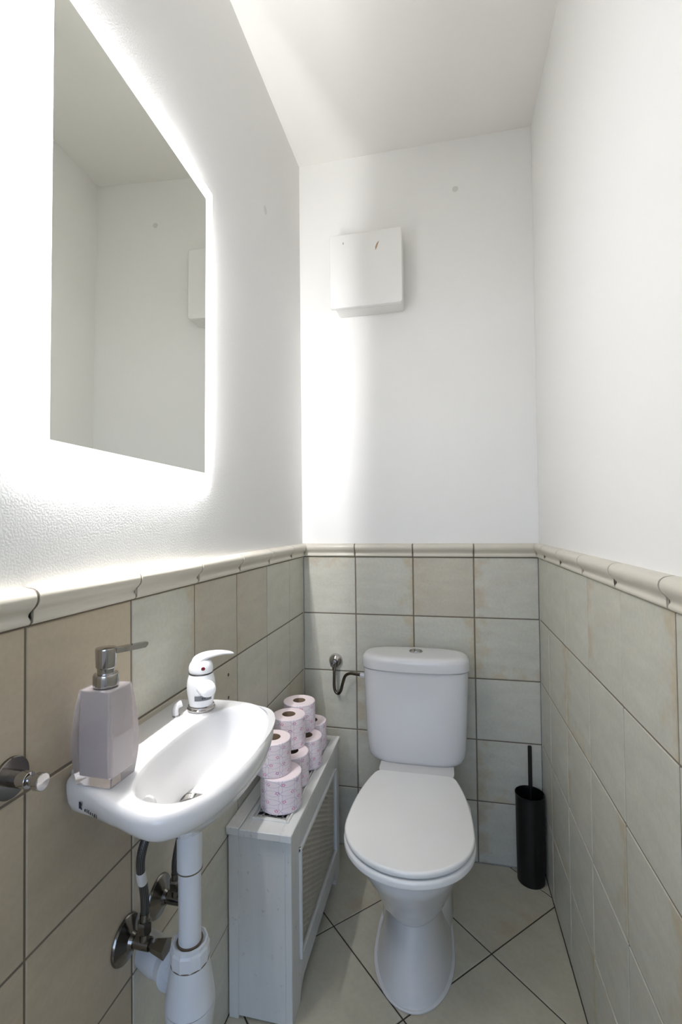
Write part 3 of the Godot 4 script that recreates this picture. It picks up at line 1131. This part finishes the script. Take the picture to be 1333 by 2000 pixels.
func build_valve(called_label: String, z: float) -> void:
	var t := thing("angle_valve", called_label, "valve", Vector3(0, 0.472, z))
	var rot := Basis(Vector3(0, 0, 1), -PI / 2)
	var b := Buf.new()
	b.x = Transform3D(rot, Vector3.ZERO)
	b.lathe([Vector2(0.034, 0.0003), Vector2(0.034, 0.002), Vector2(0.0325, 0.0045), Vector2(0.024, 0.0075), Vector2(0.013, 0.0125), Vector2(0.011, 0.018)], 40)
	part("escutcheon", b, M.dull_chrome, t)
	b = Buf.new()
	b.tube([Vector3(0.012, 0, 0), Vector3(0.044, 0, 0)], 0.0095, 20)
	b.tube([Vector3(0.034, 0, 0), Vector3(0.034, 0.020, 0)], 0.0078, 16)
	part("valve_body", b, M.dull_chrome, t)
	b = Buf.new()
	b.tube([Vector3(0.034, 0.017, 0), Vector3(0.034, 0.020, 0), Vector3(0.034, 0.032, 0), Vector3(0.034, 0.035, 0)], [0.0100, 0.0115, 0.0115, 0.0095], 6)
	part("nut", b, M.dull_chrome, t, "", 20)
	b = Buf.new()
	b.tube([Vector3(0.044, 0, 0), Vector3(0.050, 0, 0), Vector3(0.072, -0.001, 0)], [0.008, 0.010, 0.0150], 5)
	part("handle", b, M.dull_chrome, t, "", 20)


func build_hose(label: String, pts: Array, tagged: bool) -> void:
	var line := smooth(pts, 6)
	var t := thing("braided_hose", label, "hose", line[0])
	var b := Buf.new()
	b.x.origin = -line[0]
	b.tube(line, 0.0066, 14)
	part("braid", b, M.braid, t)
	b = Buf.new()
	b.x.origin = -line[0]
	b.tube([line[0] + Vector3(0, -0.001, 0), line[3]], 0.0074, 14)
	part("ferrule", b, M.dull_chrome, t)
	if tagged:
		b = Buf.new()
		b.x.origin = -line[0]
		b.tube([line[14], line[15], line[16], line[17], line[18]], 0.0072, 14)
		var lb := part("paper_tag", b, M.tag_paper, t, "white printed paper tag")
		for k in 4:
			b = Buf.new()
			var p: Vector3 = line[14].lerp(line[18], 0.2 + 0.2 * k) - line[0]
			b.box(p + Vector3(-0.002, -0.0008, 0.0064), p + Vector3(0.0015, 0.0008, 0.0075), 0.0001)
			part("print_bar", b, M.grey_ink, lb)


func build_trap() -> void:
	var ax := Vector3(0.120, 0, 0.988)
	var t := thing("bottle_trap", "white plastic bottle trap and waste pipe under the basin", "drain trap", ax)
	var b := Buf.new()
	b.lathe([Vector2(0.0165, 0.50), Vector2(0.0165, 0.6095)], 32)
	b.lathe([Vector2(0.0182, 0.6095), Vector2(0.0182, 0.63), Vector2(0.0180, 0.6775)], 32)
	part("waste_pipe", b, M.white_plastic, t)
	b = Buf.new()
	b.lathe([Vector2(0.0178, 0.6085), Vector2(0.0187, 0.6090), Vector2(0.0187, 0.6105), Vector2(0.0178, 0.611)], 32)
	part("sealing_ring", b, M.dirty_joint, t)
	b = Buf.new()
	b.lathe([Vector2(0.028, 0.478), Vector2(0.0285, 0.480), Vector2(0.0285, 0.497), Vector2(0.0262, 0.500), Vector2(0.0262, 0.505), Vector2(0.0235, 0.5065), Vector2(0.019, 0.503)], 12)
	part("union_nut", b, M.white_plastic, t, "", 20)
	b = Buf.new()
	b.lathe([Vector2(0.0175, 0.500), Vector2(0.0192, 0.5048), Vector2(0.0165, 0.5055)], 32)
	part("sealing_ring", b, M.dirty_joint, t)
	b = Buf.new()
	b.lathe([Vector2(0.0265, 0.4765), Vector2(0.0278, 0.477), Vector2(0.0278, 0.4785), Vector2(0.0265, 0.479)], 32)
	part("sealing_ring", b, M.dirty_joint, t)
	b = Buf.new()
	b.lathe([Vector2(0.026, 0.478), Vector2(0.0275, 0.476), Vector2(0.031, 0.455), Vector2(0.0355, 0.425), Vector2(0.0362, 0.4185)], 40)
	part("trap_body", b, M.white_plastic, t)
	b = Buf.new()
	b.lathe([Vector2(0.0350, 0.4190), Vector2(0.0350, 0.4170)], 40)
	part("sealing_ring", b, M.dirty_joint, t)
	b = Buf.new()
	b.lathe([Vector2(0.0362, 0.4175), Vector2(0.0362, 0.412), Vector2(0.033, 0.385), Vector2(0.028, 0.345), Vector2(0.024, 0.322), Vector2(0.016, 0.312), Vector2(0.004, 0.309)], 40)
	part("trap_cup", b, M.white_plastic, t)
	# outlet towards the wall
	var wall_end := Vector3(0.001, 0.416, 0.922)
	var trap_end := Vector3(0.108, 0.438, 0.980)
	var w := thing("waste_outlet_pipe", "short white plastic outlet pipe from the trap into the wall", "pipe", wall_end)
	var to := trap_end - wall_end
	var dir := to.normalized()
	b = Buf.new()
	b.tube([dir * 0.05, to - dir * 0.022], 0.0165, 28)
	part("outlet_pipe", b, M.white_plastic, w)
	b = Buf.new()
	var q := dir * 0.078
	b.tube([q - dir * 0.010, q - dir * 0.008, q + dir * 0.004, q + dir * 0.005], [0.022, 0.0245, 0.0245, 0.022], 28)
	part("outlet_nut", b, M.white_plastic, w)
	b = Buf.new()
	b.tube([q + dir * 0.006, q + dir * 0.007, q + dir * 0.0105, q + dir * 0.012], [0.024, 0.028, 0.028, 0.024], 28)
	part("outlet_flange", b, M.white_plastic, w)
	b = Buf.new()
	b.tube([Vector3.ZERO, dir * 0.030, dir * 0.050, dir * 0.062, dir * 0.069], [0.0255, 0.0262, 0.0262, 0.023, 0.020], 32)
	part("wall_sleeve", b, M.white_plastic, w)


# ---------------------------------------------------------------- radiator cover and paper rolls
func build_radiator() -> void:
	var t := thing("radiator_cover", "white painted wooden radiator cover with cane mesh front", "radiator cover", Vector3(0.0, 0, 0.37))
	var off := Vector3(0, 0, -0.37)
	var zA := 0.132
	var zB := 0.615
	var top := 0.414
	var b := Buf.new()
	b.x.origin = off
	b.box(Vector3(0.004, 0.004, zB - 0.014), Vector3(0.138, top, zB), 0.001)
	b.box(Vector3(0.003, 0.0, zB), Vector3(0.026, top, zB + 0.004), 0.0012)
	part("end_panel", b, M.white_lacquer, t)
	b = Buf.new()
	b.x.origin = off
	b.box(Vector3(0.004, 0.004, zA), Vector3(0.138, top, zA + 0.014), 0.001)
	part("end_panel", b, M.white_lacquer, t)
	# front frame with feet: the outline of the apron is cut between them
	b = Buf.new()
	b.x.origin = off
	b.box(Vector3(0.138, 0.0, zB - 0.062), Vector3(0.153, top, zB), 0.0012)
	b.box(Vector3(0.138, 0.0, zA), Vector3(0.153, top, zA + 0.055), 0.0012)
	b.box(Vector3(0.138, 0.352, zA + 0.055), Vector3(0.153, top, zB - 0.062), 0.0008)
	b.box(Vector3(0.138, 0.038, zA + 0.055), Vector3(0.153, 0.105, zB - 0.062), 0.0008)
	for s in [[zB - 0.062, -1.0], [zA + 0.055, 1.0]]:
		var rings := [PackedVector3Array(), PackedVector3Array()]
		var cr := [Vector2(0, 0.039), Vector2(0, 0.006)]
		for k in 5:
			var a := PI / 2 * k / 4
			cr.append(Vector2(0.032 * (1 - cos(a)), 0.006 + 0.033 * sin(a)))
		for p in cr:
			rings[0].append(Vector3(0.1385, p.y, s[0] + s[1] * p.x))
			rings[1].append(Vector3(0.1527, p.y, s[0] + s[1] * p.x))
		b.loft(rings)
	part("front_frame", b, M.white_lacquer, t)
	# moulding round the mesh
	var y0 := 0.105
	var y1 := 0.352
	var z0 := zA + 0.055
	var z1 := zB - 0.062
	for e in 4:
		b = Buf.new()
		b.x.origin = off
		if e < 2:
			var y: float = [y0, y1][e]
			b.box(Vector3(0.150, y - 0.005, z0 - 0.005), Vector3(0.158, y + 0.005, z1 + 0.005), 0.002)
		else:
			var z: float = [z0, z1][e - 2]
			b.box(Vector3(0.150, y0 - 0.005, z - 0.005), Vector3(0.159, y1 + 0.005, z + 0.005), 0.002)
		part("moulding", b, M.white_lacquer, t)
	# woven mesh: level strands with short staggered ties that leave long slots between them
	b = Buf.new()
	b.x.origin = off
	var rows := 36
	var py := (y1 - y0) / rows
	var cols := 15
	var pz := (z1 - z0) / cols
	for r in rows + 1:
		var y := y0 + py * r
		b.box(Vector3(0.1462, y - 0.0010, z0 - 0.003), Vector3(0.1480, y + 0.0010, z1 + 0.003), 0.0003)
		if r == rows:
			continue
		for k in cols + 1:
			var z := z0 + pz * (k + (0.5 if r % 2 else 0.0))
			if z > z1 + 0.001:
				continue
			var lo := Vector3(0.1458, y + 0.0008, z - 0.0034)
			var hi := Vector3(0.1476, y + py - 0.0008, z + 0.0034)
			b.quad(Vector3(hi.x, lo.y, lo.z), Vector3(hi.x, hi.y, lo.z), Vector3(hi.x, hi.y, hi.z), Vector3(hi.x, lo.y, hi.z))
			b.quad(Vector3(lo.x, lo.y, hi.z), Vector3(lo.x, hi.y, hi.z), Vector3(lo.x, hi.y, lo.z), Vector3(lo.x, lo.y, lo.z))
			b.quad(Vector3(lo.x, lo.y, lo.z), Vector3(lo.x, hi.y, lo.z), Vector3(hi.x, hi.y, lo.z), Vector3(hi.x, lo.y, lo.z))
			b.quad(Vector3(hi.x, lo.y, hi.z), Vector3(hi.x, hi.y, hi.z), Vector3(lo.x, hi.y, hi.z), Vector3(lo.x, lo.y, hi.z))
	var bk := Buf.new()  # added sheet: its dark colour paints the shade in the mesh slots
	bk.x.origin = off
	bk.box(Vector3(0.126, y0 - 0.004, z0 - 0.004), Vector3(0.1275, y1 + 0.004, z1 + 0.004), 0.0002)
	part("mesh_shade_sheet", bk, M.shade_brown, t, "added dark brown sheet standing in for shade behind the mesh")
	var cane := part("cane_mesh", b, M.cane, t, "woven cane mesh", 20)
	cane.set_meta("kind", "stuff")
	# top board, batten along the wall, framed grille let into it
	var gx0 := 0.050
	var gx1 := 0.130
	var gz0 := 0.170
	var gz1 := 0.580
	b = Buf.new()
	b.x.origin = off
	b.box(Vector3(0.001, top, zA - 0.004), Vector3(0.033, top + 0.018, zB + 0.012), 0.0015)
	part("rear_batten", b, M.white_lacquer, t)
	b = Buf.new()
	b.x.origin = off
	b.box(Vector3(0.034, top, zA - 0.004), Vector3(gx0, top + 0.017, zB + 0.014), 0.0015)
	b.box(Vector3(gx1, top, zA - 0.004), Vector3(0.158, top + 0.017, zB + 0.014), 0.0015)
	b.box(Vector3(gx0 - 0.0015, top, zA - 0.004), Vector3(gx1 + 0.0015, top + 0.017, gz0), 0.0015)
	b.box(Vector3(gx0 - 0.0015, top, gz1), Vector3(gx1 + 0.0015, top + 0.017, zB + 0.014), 0.0015)
	part("top_board", b, M.white_lacquer, t)
	b = Buf.new()
	b.x.origin = off
	for s in [[0.0, 0.0215, 0.005], [0.0075, 0.0195, 0.005]]:
		var i: float = s[0]
		var hgt: float = s[1]
		var w: float = s[2]
		var ax0 := gx0 - 0.008 + i
		var ax1 := gx1 + 0.008 - i
		var az0 := gz0 - 0.008 + i
		var az1 := gz1 + 0.008 - i
		b.box(Vector3(ax0, top + 0.014, az0), Vector3(ax0 + w, top + hgt, az1), 0.0015)
		b.box(Vector3(ax1 - w, top + 0.014, az0), Vector3(ax1, top + hgt, az1), 0.0015)
		b.box(Vector3(ax0 + w, top + 0.014, az0), Vector3(ax1 - w, top + hgt, az0 + w), 0.0015)
		b.box(Vector3(ax0 + w, top + 0.014, az1 - w), Vector3(ax1 - w, top + hgt, az1), 0.0015)
	part("grille_frame", b, M.white_lacquer, t)
	b = Buf.new()
	var nx := 5
	var nz := 24
	for i in nx:
		for j in nz:
			var c := Vector3(gx0 + 0.008 + (gx1 - gx0 - 0.016) * i / (nx - 1), top + 0.012, gz0 + 0.008 + (gz1 - gz0 - 0.016) * j / (nz - 1)) + off
			var rings := []
			for k in 12:
				var a := TAU * k / 12
				var dv := Vector3(cos(a), 0, sin(a))
				rings.append(PackedVector3Array([c + dv * 0.0105, c + dv * 0.0088 + Vector3(0, 0.0018, 0), c + dv * 0.0070, c + dv * 0.0088 - Vector3(0, 0.0018, 0)]))
			rings.append(rings[0])
			b.loft(rings, false, false)
	part("grille_lattice", b, M.white_lacquer, t, "pierced ornamental grille", 60)


func roll_meshes(r: float, h: float) -> Array:
	var body := Buf.new()
	var core_r := 0.0185
	body.lathe([Vector2(r - 0.0030, 0.0), Vector2(r - 0.0008, 0.001), Vector2(r, 0.004), Vector2(r, h - 0.004), Vector2(r - 0.0008, h - 0.001), Vector2(r - 0.0030, h)], 48, false, false)
	# the print runs once round
	for k in body.t.size():
		body.t[k].y = body.v[k].y / h
	var ends := Buf.new()
	ends.lathe([Vector2(r - 0.0030, h), Vector2(core_r, h)], 48, false, false)
	var foot := Buf.new()
	foot.lathe([Vector2(core_r, 0.0), Vector2(r - 0.0030, 0.0)], 48, false, false)
	var core := Buf.new()
	core.lathe([Vector2(core_r, 0.0), Vector2(core_r, h), Vector2(core_r - 0.0012, h - 0.0005), Vector2(core_r - 0.0012, 0.0005), Vector2(core_r, 0.0)], 32, false, false)
	return [body.finish(40), ends.finish(40), core.finish(40), foot.finish(40)]


func build_rolls() -> void:
	var y0 := 0.4362
	var h := 0.080
	var list := [
		[Vector3(0.098, y0, 0.524), 0.0505, 0.0, "large pink flowered paper roll at the near end, bottom of the pile"],
		[Vector3(0.092, y0, 0.423), 0.0455, 0.0, "flowered paper roll in the bottom layer, second from the near end"],
		[Vector3(0.103, y0, 0.325), 0.0455, 0.0, "flowered paper roll in the bottom layer, third from the near end"],
		[Vector3(0.090, y0, 0.223), 0.0455, 0.0, "flowered paper roll in the bottom layer nearest the back wall"],
		[Vector3(0.079, y0 + h + 0.0004, 0.526), 0.0435, 0.0, "flowered paper roll standing on the near end of the pile"],
		[Vector3(0.072, y0 + h + 0.0004, 0.385), 0.0455, 0.0, "flowered paper roll in the middle of the upper layer"],
		[Vector3(0.070, y0 + h + 0.0004, 0.283), 0.0470, 0.0, "flowered paper roll of the upper layer nearest the back wall"]]
	for i in list.size():
		var a: Array = list[i]
		var t := thing("toilet_paper_roll", a[3], "toilet roll", a[0], "pink flowered toilet rolls on the radiator cover")
		t.rotation.y = 0.7 + i * 1.3
		var m := roll_meshes(a[1], h)
		part_mesh("printed_paper", m[0], M.paper, t)
		part_mesh("paper_edge", m[1], M.paper_end, t)
		part_mesh("cardboard_core", m[2], M.cardboard, t)
		part_mesh("paper_edge", m[3], M.paper_end, t)


# ---------------------------------------------------------------- brush and fan
func build_brush() -> void:
	var at := Vector3(0.7455, 0.0, 0.0460)
	var t := thing("toilet_brush_holder", "tall matt black toilet brush holder in the right back corner", "brush holder", at)
	var b := Buf.new()
	b.lathe([Vector2(0.039, 0.0), Vector2(0.0405, 0.002), Vector2(0.0415, 0.10), Vector2(0.0425, 0.262), Vector2(0.0440, 0.2665), Vector2(0.0438, 0.2685), Vector2(0.0422, 0.2685), Vector2(0.0405, 0.262), Vector2(0.0390, 0.02)], 48)
	part("canister", b, M.black_metal, t)
	var t2 := thing("toilet_brush", "thin black toilet brush handle sticking up from its holder", "brush", at + Vector3(0.003, 0.0205, 0))
	b = Buf.new()
	b.lathe([Vector2(0.0062, 0.10), Vector2(0.0062, 0.391), Vector2(0.0054, 0.3935), Vector2(0.002, 0.3945)], 20)
	part("handle", b, M.black_metal, t2)
	b = Buf.new()
	b.lathe([Vector2(0.012, 0.0), Vector2(0.030, 0.012), Vector2(0.033, 0.05), Vector2(0.028, 0.09), Vector2(0.008, 0.105)], 24)
	part("bristles", b, M.black_metal, t2)


func build_fan() -> void:
	var t := thing("extractor_fan", "square white extractor fan box high on the back wall", "fan", Vector3(0.252, 1.972, 0.0))
	var b := Buf.new()
	b.box(Vector3(-0.108, -0.124, -0.0028), Vector3(0.121, 0.122, 0.066), 0.004)
	part("housing", b, M.fan_plastic, t)
	b = Buf.new()
	var o := PackedVector2Array()
	for q in [[1, 1], [-1, 1], [-1, -1], [1, -1]]:
		var base := atan2(q[1], q[0]) - PI / 4
		for k in 5:
			var a := base + PI / 2 * k / 4
			o.append(Vector2(q[0] * 0.1145, q[1] * 0.1165) + Vector2(cos(a), sin(a)) * 0.009)
	var rings := []
	for s in [[0.0, 0.0680], [0.0, 0.0785], [0.0012, 0.0805], [0.0035, 0.0815]]:
		var ring := PackedVector3Array()
		for p in Buf.inset(o, s[0]):
			ring.append(Vector3(p.x - 0.001, p.y, s[1]))
		rings.append(ring)
	b.loft(rings)
	var cov := part("cover", b, M.fan_plastic, t, "flat square cover plate")
	b = Buf.new()
	b.box(Vector3(-0.108, -0.1215, 0.0655), Vector3(0.115, 0.1205, 0.0685), 0.0005)
	part("seam", b, M.dirty_joint, t)
	# scuffs on the cover: a brown scrape and a small chip
	b = Buf.new()
	var line := [Vector3(0.046, 0.086, 0.0815), Vector3(0.041, 0.078, 0.0815), Vector3(0.037, 0.068, 0.0815), Vector3(0.035, 0.058, 0.0815)]
	b.tube(line, [0.0006, 0.0026, 0.0030, 0.0007], 8)
	for k in b.v.size():
		b.v[k].z = 0.0815 + (b.v[k].z - 0.0815) * 0.12
	part("scrape_mark", b, M.rust_mark, cov)
	b = Buf.new()
	b.tube([Vector3(-0.075, 0.098, 0.0815), Vector3(-0.0755, 0.093, 0.0815), Vector3(-0.075, 0.090, 0.0815)], [0.0005, 0.0012, 0.0005], 8)
	for k in b.v.size():
		b.v[k].z = 0.0815 + (b.v[k].z - 0.0815) * 0.25
	part("chip_mark", b, M.chip_mark, cov)


# ---------------------------------------------------------------- scene
func _ready() -> void:
	rng.seed = 4711
	var cam := Camera3D.new()
	cam.name = "camera"
	cam.position = Vector3(0.5001, 1.1225, 1.6423)
	cam.rotation = Vector3(0.0209, 0.2152, -0.0110)
	cam.fov = rad_to_deg(2.0 * atan(1000.0 / 929.49))
	cam.near = 0.01
	cam.far = 60.0
	add_child(cam)
	cam.current = true

	var env := Environment.new()
	env.tonemap_mode = Environment.TONE_MAPPER_LINEAR
	env.tonemap_exposure = 1.25
	env.background_mode = Environment.BG_SKY
	var sky := Sky.new()
	var sm := ProceduralSkyMaterial.new()
	sm.sky_top_color = Color(0.62, 0.74, 0.92)
	sm.sky_horizon_color = Color(0.84, 0.89, 0.96)
	sm.ground_horizon_color = Color(0.62, 0.63, 0.63)
	sm.ground_bottom_color = Color(0.40, 0.40, 0.39)
	sm.sky_energy_multiplier = 1.0
	sm.ground_energy_multiplier = 1.0
	sky.sky_material = sm
	env.sky = sky
	env.background_energy_multiplier = 4.6
	env.sdfgi_enabled = true
	env.ssao_enabled = true
	env.ssil_enabled = true
	var we := WorldEnvironment.new()
	we.name = "environment"
	we.environment = env
	add_child(we)

	make_materials()
	build_room()
	build_mirror(0.073, 0.39)
	build_toilet()
	build_supply()
	build_basin()
	build_faucet()
	build_soap()
	build_hook()
	build_valve("chrome angle valve under the basin, nearer the robe hook", 0.9735)
	build_valve("chrome angle valve under the basin, partly behind the waste pipe", 0.885)
	build_hose("braided hose with a white paper tag under the basin", [Vector3(0.034, 0.506, 0.9735), Vector3(0.035, 0.535, 0.974), Vector3(0.039, 0.565, 0.983), Vector3(0.044, 0.600, 0.997), Vector3(0.048, 0.630, 1.000), Vector3(0.054, 0.665, 0.985), Vector3(0.060, 0.690, 0.955), Vector3(0.062, 0.712, 0.92)], true)
	build_hose("plain braided hose behind the waste pipe", [Vector3(0.034, 0.506, 0.885), Vector3(0.034, 0.535, 0.886), Vector3(0.038, 0.57, 0.880), Vector3(0.046, 0.61, 0.872), Vector3(0.055, 0.66, 0.862), Vector3(0.060, 0.710, 0.855)], false)
	build_trap()
	build_radiator()
	build_rolls()
	build_brush()
	build_fan()
